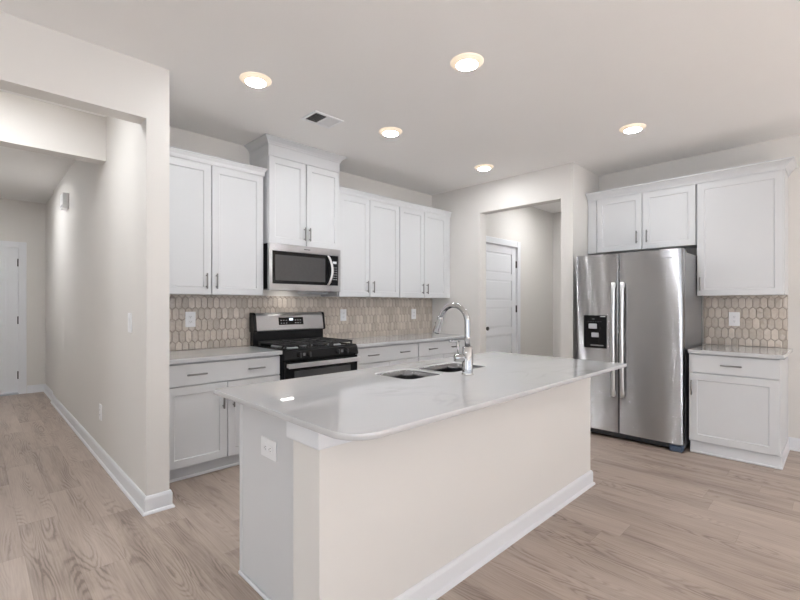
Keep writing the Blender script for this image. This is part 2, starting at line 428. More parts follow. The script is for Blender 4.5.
# baseboards with shoe moulding
def bb(h=.112): return [(0, 0), (.026, 0), (.026, .006), (.022, .016), (.014, .020), (.014, h-.018), (.009, h-.004), (.004, h), (0, h)]
def baseboard(name, path, side=1, h=.112):
    return struct(MB().sweep(path, bb(h), side), name, TRIM)
baseboard('baseboard_partition', [(Xh+.02, HALLE), (Xh+.02, 7.41), (Xh, 7.41), (Xh, Yf), (Xk, Yf), (Xk, Yb-.63)], 1)
baseboard('baseboard_hall_end', [(D2[1]+.094, HALLE), (Xh+.02-.014, HALLE)], 1)
baseboard('baseboard_hall_left', [(HALLL, Yf), (HALLL, HALLE)], 1)
baseboard('baseboard_front', [(LEFT, Yf), (HALLL, Yf)], 1)
baseboard('baseboard_right', [(Xfw, .352), (Xfw, REAR)], 1)
baseboard('baseboard_pantry', [(Xp, Yb-.65), (Xp, 3.222)], 1)
baseboard('baseboard_pantry_end', [(Xp+T, Yw+T), (Xp, Yw+T), (Xp, Yw), (Xfw, Yw)], 1)
baseboard('baseboard_passage', [(D1[1]+.09, PY), (PX, PY), (PX, Yw+T), (Xp+T, Yw+T)], 1)

# ---- doors
def casing(M, u0, u1, v1, w=.088):
    m = MB(M)
    for a, b in ((u0-w, u0), (u1, u1+w)): m.box(a, b, 0, v1+w, 0, .016, .003)
    m.box(u0, u1, v1, v1+w, 0, .016, .003)
    return m
def panel_door(M, u0, u1, v0, v1, w1, panels, th=.04):
    m = MB(M); w0 = w1-th; rec = .012
    us = sorted({p[0] for p in panels} | {p[1] for p in panels}); cols = sorted({(p[0], p[1]) for p in panels})
    m.box(u0, u1, v0, v1, w0, w1-rec)
    # stiles between the panel columns
    xs = [u0]+[q for c in cols for q in c]+[u1]
    for a, b in zip(xs[0::2], xs[1::2]): m.box(a, b, v0, v1, w1-rec-.001, w1, .002)
    for c in cols:
        zs = [v0]+[q for p in sorted(panels, key=lambda p: p[2]) if (p[0], p[1]) == c for q in (p[2], p[3])]+[v1]
        for a, b in zip(zs[0::2], zs[1::2]): m.box(c[0], c[1], a, b, w1-rec-.001, w1-.0002, .002)
    for (a, b, c, d) in panels: m.box(a+.022, b-.022, c+.022, d-.022, w1-rec-.002, w1-.003, .003)
    return m
# passage door: five stacked panels
M = face_minus_y(PY)
u0, u1, vt = D1
rails = [.012+.20]; hp = (vt-.012-.20-.11-4*.10)/5
pn = []; z = .21
for k in range(5): pn.append((u0+.115, u1-.115, z, z+hp)); z += hp+.10
dr = struct(panel_door(M, u0+.004, u1-.004, .012, vt-.004, -.012, pn), 'door_1', TRIM)
casing(M, u0, u1, vt).build('door_casing', TRIM, dr)
MB(M).box(u0-.001, u0+.0035, 0, vt, -.12, -.001).box(u1-.0035, u1+.001, 0, vt, -.12, -.001).box(u0, u1, vt-.0035, vt, -.12, -.001).build('door_jamb', TRIM, dr)
for z in (.25, 1.245, 1.90): MB(M).box(u1-.012, u1+.006, z-.05, z+.05, -.012, .004, .002).tube([(u1-.003, z-.052, .004), (u1-.003, z+.052, .004)], .006, 8).build('hinge', BRONZE, dr)
kx = u0+.087
MB(M).lathe([(.032, 0), (.032, .006), (.026, .012), (.012, .014), (.011, .035), (.020, .042), (.027, .052), (.027, .062), (.018, .070), (0, .072)], (kx, .985, -.012), 'z', 24).build('door_knob', BRONZE, dr)
MB(M).lathe([(.031, 0), (.031, .010), (.024, .016), (0, .017)], (kx, 1.195, -.012), 'z', 24).box(kx-.004, kx+.004, 1.178, 1.212, .003, .016, .002).build('deadbolt', BRONZE, dr)
# front door at the end of the hall: six panels
M = face_minus_y(HALLE)
u0, u1, vt = D2
cw = (u1-u0-.115*2-.11)/2
pn = []
for a in (u0+.115, u0+.115+cw+.11):
    for (c, d) in ((.24, .80), (.98, 1.66), (1.78, 2.0)): pn.append((a, a+cw, c, d))
dr2 = struct(panel_door(M, u0+.004, u1-.006, .03, vt-.004, -.012, pn), 'door_2', TRIM)
casing(M, u0, u1, vt).build('door_casing', TRIM, dr2)
MB(M).box(u0-.001, u0+.0035, 0, vt, -.12, -.001).box(u1-.0035, u1+.001, 0, vt, -.12, -.001).box(u0, u1, vt-.0035, vt, -.12, -.001).build('door_jamb', TRIM, dr2)
MB(M).box(u0, u1, 0, .022, -.10, .03, .004).build('threshold', GREYP, dr2)
for z in (.28, 1.08, 1.92): MB(M).box(u1-.014, u1+.004, z-.055, z+.055, -.012, .004, .002).tube([(u1-.005, z-.056, .004), (u1-.005, z+.056, .004)], .007, 8).build('hinge', BRONZE, dr2)
MB(M).lathe([(.032, 0), (.032, .006), (.012, .014), (.011, .035), (.027, .052), (.027, .062), (0, .072)], (u0+.08, .985, -.012), 'z', 20).build('door_knob', BRONZE, dr2)

# ================================================================== CABINETS
def root_of(M, u, v, w=0): return tuple(M @ Vector((u, v, w)))
def wall_cabinet(M, u0, u1, v0, v1, depth, doors, label, group, dv0=None, dv1=None, fill=()):
    """doors: (u0,u1,handle u,handle v)"""
    t = thing('wall_cabinet', root_of(M, (u0+u1)/2, v0), label, 'cabinet', group)
    MB(M).box(u0, u1, v0+.004, v1, .001, depth-.021, .001).build('carcass', CAB, t)
    for (a, b) in fill: MB(M).box(a, b, v0, v1, depth-.03, depth-.004, .001).build('filler_strip', CAB, t)
    for (a, b, hu, hv) in doors:
        d = MB(M).shaker(a, b, dv0 or v0, dv1 or v1, depth-.02, depth).build('door', CAB, t)
        MB(M).pull(hu, hv, depth, .128).build('handle', NICKEL, d)
    return t
CROWN = lambda z0, h, o: [(0, z0), (.006, z0), (.008, z0+h*.18), (o*.35, z0+h*.45), (o*.8, z0+h*.80), (o, z0+h*.86), (o, z0+h), (0, z0+h)]
def crown(M, path, prof, parent, side=1):
    # plan path given in (u, w); swap so that the sweep runs in (u, w) with height on v
    MS = M @ Matrix(((1, 0, 0, 0), (0, 0, 1, 0), (0, 1, 0, 0), (0, 0, 0, 1)))
    MB(MS).sweep(path, prof, side).build('crown_moulding', CAB, parent)

UB, UT, CT = 1.395, 2.475, 2.538
G1 = 'white cabinets along the back wall'
c1 = wall_cabinet(FB, Xk, 1.898, UB, UT, .33, [(.992, 1.430, 1.388, 1.506), (1.438, 1.890, 1.470, 1.506)],
    'white two-door wall cabinet left of the microwave, over the left counter', G1, dv1=2.474, fill=((Xk, .988), (1.892, 1.898)))
crown(FB, [(Xk, .331), (1.897, .331), (1.897, .01)], CROWN(2.474, .070, .024), c1, -1)
c2 = wall_cabinet(FB, 1.922, 2.714, 1.872, 2.700, .3825, [(1.926, 2.308, 2.288, 1.985), (2.320, 2.710, 2.345, 1.985)],
    'short deep white cabinet above the microwave, its crown reaching the ceiling', G1, dv1=2.664)
MB(FB).box(1.920, 2.716, 2.668, 2.790, .001, .378, .001).build('frieze_board', CAB, c2)
crown(FB, [(1.919, .01), (1.919, .379), (2.717, .379), (2.717, .01)], CROWN(2.768, H-2.768-.001, .056), c2, -1)
c3 = wall_cabinet(FB, 2.738, 3.632, UB, UT, .33, [(2.745, 3.163, 3.122, 1.506), (3.172, 3.626, 3.210, 1.506)],
    'white two-door wall cabinet just right of the microwave', G1, dv1=2.474)
c4 = wall_cabinet(FB, 3.634, 4.583, UB, UT, .33, [(3.642, 4.062, 4.026, 1.506), (4.070, 4.508, 4.108, 1.506)],
    'white two-door wall cabinet in the corner against the passage wall', G1, dv1=2.474, fill=((4.514, 4.583),))
crown(FB, [(2.738, .01), (2.738, .331), (3.633, .331)], CROWN(2.474, .070, .024), c3, -1)
crown(FB, [(3.633, .331), (4.584, .331)], CROWN(2.474, .070, .024), c4, -1)
G2 = 'white cabinets around the refrigerator'
c5 = wall_cabinet(FR, -2.020, -.991, 1.880, UT, .33, [(-1.921, -1.468, -1.511, 2.012), (-1.457, -.998, -1.415, 2.012)],
    'short white two-door cabinet above the stainless refrigerator', G2, dv0=1.884, dv1=2.462, fill=((-2.020, -1.927),))
c6 = wall_cabinet(FR, -.987, -.352, UB, UT, .33, [(-.984, -.360, -.956, 1.506)],
    'tall single-door white wall cabinet right of the refrigerator', G2, dv1=2.462)
crown(FR, [(-2.020, .331), (-.989, .331)], CROWN(2.464, .084, .062), c5, -1)
crown(FR, [(-.989, .331), (-.351, .331), (-.351, .01)], CROWN(2.464, .084, .062), c6, -1)

def base_cabinet(M, u0, u1, depth, drawers, doors, label, group, fill=(), toe_w=.07, end=None):
    t = thing('base_cabinet', root_of(M, (u0+u1)/2, 0), label, 'cabinet', group)
    MB(M).box(u0, u1, .105, .879, .001, depth-.021, .001).build('carcass', CAB, t)
    MB(M).box(u0+.001, u1-.001, 0, .104, .002, depth-toe_w, .001).build('toe_kick', CABIN, t)
    for (a, b) in fill: MB(M).box(a, b, .105, .879, depth-.03, depth-.004, .001).build('filler_strip', CAB, t)
    for (a, b, c, d, hs) in drawers:
        w = MB(M).slab_front(a, b, c, d, depth-.02, depth).build('drawer_front', CAB, t)
        for hu in hs: MB(M).pull(hu, (c+d)/2, depth, .145, False).build('handle', NICKEL, w)
    for (a, b, c, d, hu, hv) in doors:
        w = MB(M).shaker(a, b, c, d, depth-.02, depth).build('door', CAB, t)
        MB(M).pull(hu, hv, depth, .128).build('handle', NICKEL, w)
    return t
G3 = 'white base cabinets under the back counter'
b1 = base_cabinet(FB, Xk+.027, 1.905, .62, [(.995, 1.900, .712, .868, (1.207, 1.678))],
    [(.995, 1.443, .112, .703, 1.407, .566), (1.449, 1.900, .112, .703, 1.487, .566)],
    'white base cabinet left of the range, a wide drawer with two pulls', G3, fill=((Xk+.027, .991),))
MB(FB).box(Xk+.03, 1.905, 0, .022, .55, .562, .004).build('shoe_moulding', TRIM, b1)
b2 = base_cabinet(FB, 2.742, 3.650, .62, [(2.748, 3.646, .712, .868, (2.95, 3.41))],
    [(2.748, 3.196, .112, .703, 3.158, .566), (3.202, 3.646, .112, .703, 3.240, .566)],
    'white base cabinet just right of the range, a wide drawer with two pulls', G3)
b3 = base_cabinet(FB, 3.654, 4.583, .62, [(3.660, 4.530, .712, .868, (3.88, 4.30))],
    [(3.660, 4.092, .112, .703, 4.054, .566), (4.098, 4.530, .112, .703, 4.136, .566)],
    'white base cabinet at the far right corner of the back counter', G3, fill=((4.535, 4.583),))
dF = .745
b4 = base_cabinet(FR, -.965, -.352, dF, [(-.961, -.357, .718, .872, (-.659,))], [(-.961, -.357, .116, .710, -.938, .584)],
    'single white base cabinet right of the refrigerator, one drawer over one door', G2, toe_w=.06)
MB(FR).box(-.963, -.350, 0, .104, dF-.062, dF-.05, .001).box(-.353, -.3445, 0, .104, .03, dF-.05, .001).build('toe_board', TRIM, b4)
MB(FR).box(-.963, -.340, 0, .016, dF-.05, dF-.038, .004).box(-.3445, -.3385, 0, .016, .03, dF-.038, .002).build('shoe_moulding', TRIM, b4)

# counters on the walls
def counter(M, u0, u1, w1, label, cat='counter', z0=.882, z1=.914):
    o = MB(M).box(u0, u1, z0, z1, .0005, w1, .003, 2).build('countertop', QUARTZ)
    return tag(o, label, cat)
counter(FB, Xk+.002, 1.911, .645, 'white quartz countertop left of the range')
counter(FB, 2.727, Xp-.002, .645, 'long white quartz countertop right of the range along the back wall')
counter(FR, -.966, -.321, dF+.02, 'small white quartz countertop beside the refrigerator')

# ---- backsplash: elongated glazed hexagon tiles on grout
def clip(poly, lo, hi, ax):
    for sgn, lim in ((1, lo), (-1, -hi)):
        out = []
        for i, p in enumerate(poly):
            q = poly[(i+1) % len(poly)]; a = sgn*p[ax]-lim; b = sgn*q[ax]-lim
            if a >= 0: out.append(p)
            if (a >= 0) != (b >= 0):
                t = a/(a-b); out.append((p[0]+t*(q[0]-p[0]), p[1]+t*(q[1]-p[1])))
        poly = out
        if len(poly) < 3: return []
    return poly
def backsplash(M, u0, u1, v0, v1, label):
    t = tag(MB(M).box(u0, u1, v0, v1, .0005, .0045).build('backsplash', GROUT), label, 'backsplash')
    W, R, tipp, g = .0535, .098, .022, .0014
    m = MB(M); hs = (R+tipp)/2
    j = 0; z = v0+.02
    while z < v1+R:
        x = u0+(W/2 if j % 2 else 0)-W*.3
        while x < u1+W:
            a = W/2-g; b = hs-g*1.1; c = hs-tipp-g*.4
            hexa = [(x, z-b), (x+a, z-c), (x+a, z+c), (x, z+b), (x-a, z+c), (x-a, z-c)]
            p = clip(clip(hexa, u0, u1, 0), v0, v1, 1)
            if len(p) >= 3:
                area = abs(sum(p[i][0]*p[(i+1) % len(p)][1]-p[(i+1) % len(p)][0]*p[i][1] for i in range(len(p))))/2
                if area > 1e-5:
                    cx = sum(q[0] for q in p)/len(p); cy = sum(q[1] for q in p)/len(p)
                    tx, ty = random.gauss(0, .02), random.gauss(0, .02)
                    r0 = [m.v((q[0], q[1], .0035)) for q in p]
                    r1 = [m.v((q[0]+(cx-q[0])*.07, q[1]+(cy-q[1])*.05, .0078+tx*(q[0]-cx)+ty*(q[1]-cy))) for q in p]
                    r2 = [m.v((q[0]+(cx-q[0])*.22, q[1]+(cy-q[1])*.16, .0095+tx*(q[0]-cx)+ty*(q[1]-cy))) for q in p]
                    n = len(p)
                    for ra, rb in ((r0, r1), (r1, r2)):
                        for k in range(n): m.f([ra[k], ra[(k+1) % n], rb[(k+1) % n], rb[k]])
                    m.f(r2)
            x += W
        z += R; j += 1
    m.build('tiles', TILE, t)
    return t
backsplash(FB, Xk+.002, Xp-.002, .9145, 1.397, 'taupe elongated hexagon tile backsplash along the back wall behind the range')
backsplash(FR, -.990, -.354, .9145, 1.397, 'small taupe hexagon tile backsplash right of the refrigerator')

# ---- outlet and switch plates
def plate(M, u, v, w, kind, label, cat, group=None, sz=(.086, .134), horiz=False):
    t = thing('wall_outlet' if kind != 'switch' else 'light_switch', root_of(M, u, v, w), label, cat, group)
    a, b = (sz[1]/2, sz[0]/2) if horiz else (sz[0]/2, sz[1]/2)
    MB(M).box(u-a, u+a, v-b, v+b, w, w+.007, .003, 2).build('cover_plate', PLASTIC, t)
    if kind == 'switch':
        MB(M).box(u-.018, u+.018, v-.036, v+.036, w+.006, w+.0105, .002).build('rocker', PLASTIC, t)
    else:
        for s in (-.021, .021):
            cu, cv = (u+s, v) if horiz else (u, v+s)
            f = MB(M).box(cu-.016, cu+.016, cv-.016, cv+.016, w+.006, w+.009, .003).build('receptacle', PLASTIC, t)
            q = MB(M)
            for d in (-.006, .006):
                if horiz: q.box(cu-.002, cu+.006, cv+d-.0012, cv+d+.0012, w+.0088, w+.0094)
                else: q.box(cu+d-.0012, cu+d+.0012, cv-.002, cv+.006, w+.0088, w+.0094)
            if horiz: q.box(cu-.010, cu-.006, cv-.002, cv+.002, w+.0088, w+.0094)
            else: q.box(cu-.002, cu+.002, cv-.010, cv-.006, w+.0088, w+.0094)
            q.build('slots', SLOT, f)
    return t
GO = 'white outlets in the kitchen'
plate(FB, 1.373, 1.181, .0092, 'outlet', 'white outlet plate on the taupe tile left of the range', 'outlet', GO)
plate(FB, 3.040, 1.190, .0092, 'outlet', 'white outlet plate on the tile right beside the range', 'outlet', GO)
plate(FB, 4.205, 1.183, .0092, 'outlet', 'white outlet plate on the tile near the right corner of the back wall', 'outlet', GO)
plate(FR, -.743, 1.170, .0092, 'outlet', 'white outlet plate on the small tile patch beside the refrigerator', 'outlet', GO)
FH = face_minus_x(Xh)
plate(FH, -3.445, 1.186, 0, 'switch', 'white rocker light switch on the hall side of the partition wall', 'light switch')
plate(FH, -4.400, .402, 0, 'outlet', 'white outlet low on the hall side of the partition wall', 'outlet')

# ================================================================== RANGE
def make_range():
    M = FB; u0, u1 = 1.918, 2.716; um = (u0+u1)/2
    t = thing('gas_range', root_of(M, um, 0), 'black and stainless gas range standing between the back counters', 'stove')
    MB(M).box(u0, u1, .075, .885, .012, .640, .003).build('body', BLACK, t)
    for a in (u0+.06, u1-.06):
        for w in (.08, .58): MB(M).lathe([(.022, 0), (.022, .012), (.012, .018), (.012, .078)], (a, 0, w), 'y', 14).build('foot', DARKP, t)
    # cooktop tray with raised rim
    mb = MB(M).box(u0-.001, u1+.001, .884, .912, .095, .655, .005, 2)
    for (a, b, c, d) in ((u0, u1, .635, .655), (u0, u0+.022, .10, .64), (u1-.022, u1, .10, .64)): mb.box(a, b, .905, .924, c, d, .005, 2)
    mb.build('cooktop', BLACK, t)
    # burners
    for (bu, bw, r) in ((u0+.16, .24, .040), (u0+.16, .50, .050), (u1-.16, .24, .045), (u1-.16, .50, .055), (um, .37, .05)):
        b = MB(M).lathe([(r+.014, 0), (r+.012, .010), (r, .014), (r*.9, .016), (0, .016)], (bu, .912, bw), 'y', 24).build('burner', GREYP, t)
        MB(M).lathe([(r*.9, 0), (r*.88, .008), (r*.6, .011), (0, .012)], (bu, .928, bw), 'y', 24).build('burner_cap', IRON, b)
    # three cast iron grates, side by side
    third = (u1-u0-.05)/3
    for k in range(3):
        a0 = u0+.025+k*third+.003; a1 = a0+third-.006; w0, w1 = .125, .628; vt = .962
        g = MB(M)
        def bar(p, q, r=.0075):
            (pu, pw), (qu, qw) = p, q
            du = r if pu == qu else 0; dw = r if pw == qw else 0
            g.box(min(pu, qu)-du, max(pu, qu)+du, vt-.017, vt, min(pw, qw)-dw, max(pw, qw)+dw, .003)
        for wv in (w0+.008, w1-.008, (w0+w1)/2): bar((a0, wv), (a1, wv))
        for av in (a0+.0075, a1-.0075): bar((av, w0), (av, w1))
        am = (a0+a1)/2; bar((am, w0), (am, w1), .006)
        for wv in (w0+.125, w1-.125): bar((a0, wv), (a1, wv), .006)
        for av in (a0+.009, a1-.009):
            for wv in (w0+.010, w1-.010): g.box(av-.008, av+.008, .913, vt-.010, wv-.008, wv+.008, .002)
        g.build('grate', IRON, t)
    # sloping control panel with four knobs
    MB(M).prism([(.826, .640), (.826, .678), (.838, .684), (.905, .668), (.914, .655), (.914, .640)], 0, u0, u1, .002).build('control_panel', BLACK, t)
    for ku in (2.056, 2.156, 2.470, 2.572):
        kn = MB(M).lathe([(.027, 0), (.027, .004), (.024, .006), (.022, .024), (.018, .028), (0, .028)], (ku, .868, .676), 'z', 20).build('knob', BLACK, t)
        MB(M).box(ku-.005, ku+.005, .846, .890, .700, .709, .002).build('knob_grip', DARKP, kn)
    for ku in (2.106, 2.521): MB(M).box(ku-.012, ku+.012, .853, .882, .6765, .6795, .001).build('control_mark', DGREY, t)
    # oven door, window, wide towel-bar handle
    d = MB(M).box(u0+.004, u1-.004, .255, .818, .641, .676, .004).build('oven_door', GLASSB, t)
    MB(M).box(u0+.09, u1-.09, .36, .730, .6755, .6775, .001).build('oven_window', GLASSG, d)
    h = MB(M)
    prof = [(-.020, .000), (.020, .000), (.022, .008), (.018, .018), (-.018, .018), (-.022, .008)]
    h.prism([(.782+p, .712+q) for p, q in prof], 0, u0+.012, u1-.012, .002)
    for a in (u0+.03, u1-.03): h.box(a-.016, a+.016, .766, .798, .676, .716, .003)
    h.build('oven_handle', STEELH, d)
    MB(M).box(u0+.004, u1-.004, .080, .248, .641, .672, .004).build('storage_drawer', STEEL2, t)
    # backguard: black riser, stainless panel with black ends
    MB(M).box(u0, u1, .900, 1.075, .018, .085, .004).build('riser', BLACK, t)
    pr = [(1.052, .018), (1.052, .112), (1.060, .120), (1.200, .098), (1.222, .085), (1.229, .066), (1.229, .018)]
    MB(M).prism(pr, 0, u0+.022, u1-.022, .001).build('backguard', STEEL2, t)
    pr2 = [(1.046, .018), (1.046, .114), (1.056, .123), (1.203, .101), (1.226, .087), (1.233, .066), (1.233, .018)]
    for a, b in ((u0-.008, u0+.022), (u1-.022, u1+.004)): MB(M).prism(pr2, 0, a, b, .003).build('end_cap', BLACK, t)
    def on(v): return .120-(v-1.060)*(.022/.140)
    a, b, c, d_ = 2.172, 2.452, 1.108, 1.182
    dp = MB(M).prism([(c, on(c)-.001), (c, on(c)+.003), (d_, on(d_)+.003), (d_, on(d_)-.001)], 0, a, b, .001).build('display', GLASSB, t)
    c, d_ = 1.150, 1.172
    MB(M).prism([(c, on(c)+.002), (c, on(c)+.0034), (d_, on(d_)+.0034), (d_, on(d_)+.002)], 0, 2.290, 2.332).build('clock', CLOCK, dp)
    for bu in (2.20, 2.228, 2.256, 2.36, 2.388, 2.416):
        for c in (1.122, 1.150):
            MB(M).prism([(c, on(c)+.002), (c, on(c)+.0034), (c+.006, on(c+.006)+.0034), (c+.006, on(c+.006)+.002)], 0, bu-.007, bu+.007).build('touch_button', GREYP, dp)
    return t
make_range()

# ================================================================== MICROWAVE
def make_microwave():
    M = FB; u0, u1, v0, v1, w1 = 1.918, 2.706, 1.440, 1.870, .4075
    t = thing('microwave', root_of(M, (u0+u1)/2, v0), 'stainless over-the-range microwave with black window, under the short cabinet', 'microwave')
    MB(M).box(u0, u1, v0+.014, v1, .012, w1-.035, .002).build('housing', BLACK, t)
    us = 2.585                                   # seam between door and control side
    # stainless door frame (four bands around the glass) and a slightly rounded front
    def band(m, a, b, c, d): m.box(a, b, c, d, w1-.034, w1, .0035, 2)
    m = MB(M); band(m, u0-.006, us-.0012, 1.802, v1); band(m, u0-.006, us-.0012, v0, 1.502); m.box(u0-.006, 1.944, 1.498, 1.806, w1-.034, w1-.0004, .001)
    d = m.build('door_frame', STEEL2, t)
    MB(M).box(1.942, us-.002, 1.500, 1.804, w1-.034, w1-.003, .001).build('door_glass', GLASSB, d)
    MB(M).box(1.972, 2.520, 1.532, 1.768, w1-.0035, w1-.002, .0007).build('window', GLASSG, d)
    # curved bar handle
    pts = []
    for k in range(15):
        a = k/14; s = math.sin(PI*a); pts.append((2.548+.028*s, 1.505+a*.294, w1+.004+.036*s**.6))
    h = MB(M)
    ringpts = [(-.011, -.004), (.011, -.004), (.013, .002), (.008, .007), (-.008, .007), (-.013, .002)]
    rings = [[h.v((p[0]+q[0], p[1], p[2]+q[1])) for q in ringpts] for p in pts]
    for A, B in zip(rings, rings[1:]):
        for k in range(6): h.f([A[k], A[(k+1) % 6], B[(k+1) % 6], B[k]], True)
    h.f(rings[0][::-1]); h.f(rings[-1]); h.build('door_handle', STEELH, d)
    m = MB(M); band(m, us+.0012, u1, 1.802, v1); band(m, us+.0012, u1, v0, 1.502); m.box(2.676, u1, 1.498, 1.806, w1-.034, w1-.0004, .001)
    m.build('control_frame', STEEL2, t)
    cp = MB(M).box(us+.002, 2.677, 1.500, 1.804, w1-.034, w1-.003, .001).build('control_panel', GLASSB, t)
    MB(M).box(2.612, 2.656, 1.722, 1.746, w1-.0035, w1-.002).build('display', PAPER, cp)
    q = MB(M)
    for r in range(6):
        for c in range(3): q.box(2.608+c*.021, 2.622+c*.021, 1.560+r*.024, 1.566+r*.024, w1-.0035, w1-.0022)
    q.build('buttons', GREYP, cp)
    # small dark wordmark strokes on the top band
    q = MB(M)
    for k in range(7): q.box(2.275+k*.010, 2.281+k*.010, 1.832, 1.842, w1-.001, w1+.0006)
    q.build('badge', DARKP, d)
    # underside: vent grille at the rear, lamp
    q = MB(M).box(2.42, u1-.05, v0-.022, v0+.015, .05, .26, .004)
    for k in range(5): q.box(2.43+k*.045, 2.455+k*.045, v0-.0235, v0-.021, .08, .23)
    q.build('grease_filter', GREYP, t)
    MB(M).box(2.20, 2.33, v0+.0115, v0+.016, .10, .135, .001).build('lamp_lens', RANGELAMP, t)
    return t
make_microwave()

# ================================================================== REFRIGERATOR
def make_fridge():
    M = FR; u0, u1, us = -1.930, -.989, -1.519; w1 = .836
    t = thing('refrigerator', root_of(M, (u0+u1)/2, 0), 'stainless side-by-side refrigerator with ice dispenser, standing in the right wall niche', 'refrigerator')
    MB(M).box(u0+.004, u1-.004, .030, 1.782, .05, w1-.090, .004).build('body', FSIDE, t)
    MB(M).box(u0+.01, u1-.01, .022, .068, .10, w1-.040, .003).build('kick_grille', DARKP, t)
    q = MB(M)
    for k in range(14): q.box(u0+.10+k*.054, u0+.14+k*.054, .035, .056, w1-.0402, w1-.037)
    q.build('grille_slots', SLOT, t)
    MB(M).box(u1-.105, u1-.008, .004, .058, w1-.10, w1-.012, .004).build('front_foot', BLUEP, t)
    MB(M).box(u0+.008, u0+.105, .004, .058, w1-.10, w1-.012, .004).build('front_foot', DARKP, t)
    for a in (u0+.05, u1-.05): MB(M).lathe([(.03, 0), (.03, .03)], (a, .001, .12), 'y', 12).build('roller', DARKP, t)
    # doors: gently bowed stainless skins with rounded vertical edges
    def door(a, b):
        m = MB(M); n = 28; bow = .004; v0, v1 = .072, 1.806; th = .078
        row = []
        for k in range(n+1):
            x = -1+2*k/n; uu = a+(b-a)*(k/n)
            e = max(0, (abs(x)-.97)/.03); w = w1-bow*x*x-.0015*(1-math.sqrt(max(0, 1-e*e)))
            row.append((uu, w))
        nv = 24; G = []
        for j in range(nv+1):
            vv = v0+(v1-v0)*j/nv
            G.append([m.v((p[0], vv, p[1]+.0012*math.sin(vv*3.1+p[0]*9)+.0006*math.sin(vv*7+p[0]*4+1))) for p in row])
        for j in range(nv):
            for k in range(n): m.f([G[j][k], G[j][k+1], G[j+1][k+1], G[j+1][k]], True)
        Bk = [m.v((a, v0, w1-th)), m.v((b, v0, w1-th)), m.v((b, v1, w1-th)), m.v((a, v1, w1-th))]
        m.f([Bk[3], Bk[2], Bk[1], Bk[0]])
        def cp(vs): return [m.bm.verts.new(q.co) for q in vs]      # separate rims keep the skin's shading clean
        for ring in (G[0][::-1]+[Bk[0], Bk[1]], G[-1]+[Bk[2], Bk[3]], [r[0] for r in G]+[Bk[3], Bk[0]], [r[-1] for r in G]+[Bk[2], Bk[1]]): m.f(cp(ring))
        return m.build('door', STEEL, t)
    dl = door(u0, us-.006); drr = door(us+.006, u1)
    MB(M).box(us-.05, us+.05, .09, 1.79, w1-.0895, w1-.0785).box(u1-.06, u1-.0055, .09, 1.79, w1-.0895, w1-.0785).build('gap_shade_strip', SLOT, t)  # dark strips added behind the door gaps to deepen their shade
    def handle(u, d):
        m = MB(M); pts = []
        for k in range(21):
            a = k/20; s = math.sin(PI*a); pts.append((u, .425+a*1.10, w1+.030+.018*s))
        rp = [(-.015, -.008), (.015, -.008), (.018, 0), (.012, .009), (-.012, .009), (-.018, 0)]
        R = [[m.v((p[0]+q[0], p[1], p[2]+q[1])) for q in rp] for p in pts]
        for A, B in zip(R, R[1:]):
            for k in range(6): m.f([A[k], A[(k+1) % 6], B[(k+1) % 6], B[k]], k not in (0,))
        m.f(R[0][::-1]); m.f(R[-1])
        for v in (.452, 1.498): m.box(u-.011, u+.011, v-.022, v+.022, w1-.013, w1+.028, .003)
        return m.build('handle', STEELH, d)
    handle(us-.040, dl); handle(us+.040, drr)
    # water and ice dispenser on the left door
    a, b, c, d_ = -1.853, -1.630, .878, 1.203
    wf = w1-.003
    f = MB(M)
    f.box(a, b, c, c+.02, wf-.02, wf+.009, .002); f.box(a, a+.016, c+.018, d_, wf-.02, wf+.009, .002); f.box(b-.016, b, c+.018, d_, wf-.02, wf+.009, .002)
    f.box(a, b, 1.078, d_, wf-.02, wf+.0095, .002)
    f.box(a+.01, b-.01, c+.01, 1.08, wf-.013, wf+.0042)
    dsp = f.build('dispenser', GLASSB, dl)
    MB(M).box(-1.800, -1.722, 1.070, 1.118, wf+.003, wf+.022, .004).build('ice_chute', GREYP, dsp)
    MB(M).box(-1.775, -1.705, .985, 1.030, wf+.003, wf+.014, .004).build('paddle', GREYP, dsp)
    MB(M).box(-1.690, -1.642, 1.189, 1.196, wf+.009, wf+.0106).build('control_text', PAPER, dsp)
    q = MB(M).box(-1.768, -1.745, 1.163, 1.168, wf+.009, wf+.0106)
    for k in range(6): q.box(-1.81+k*.024, -1.80+k*.024, 1.138, 1.141, wf+.009, wf+.0106)
    q.build('touch_icons', DGREY, dsp)
    MB(M).box(-1.785, -1.66, .898, .910, wf+.003, wf+.009, .002).build('drip_tray', DGREY, dsp)
    MB(M).lathe([(.009, 0), (.009, .003), (0, .004)], (-1.888, 1.028, w1-.010), 'z', 14).build('lock_badge', DARKP, dl)
    # dark wordmark strokes near the top of the right door
    q = MB(M)
    for k in range(9): q.box(-1.155+k*.0098, -1.149+k*.0098, 1.722, 1.7335, w1-.012, w1+.0016-.004*abs((-1.155+k*.0098+1.254)/.265)**2)
    q.build('badge', DARKP, drr)
    for (p, r) in ((u0+.01, u0+.12), (u1-.12, u1-.01)): MB(M).box(p, r, 1.782, 1.806, w1-.20, w1-.082, .006, 2).build('hinge_cover', DARKP, t)
    return t
make_fridge()

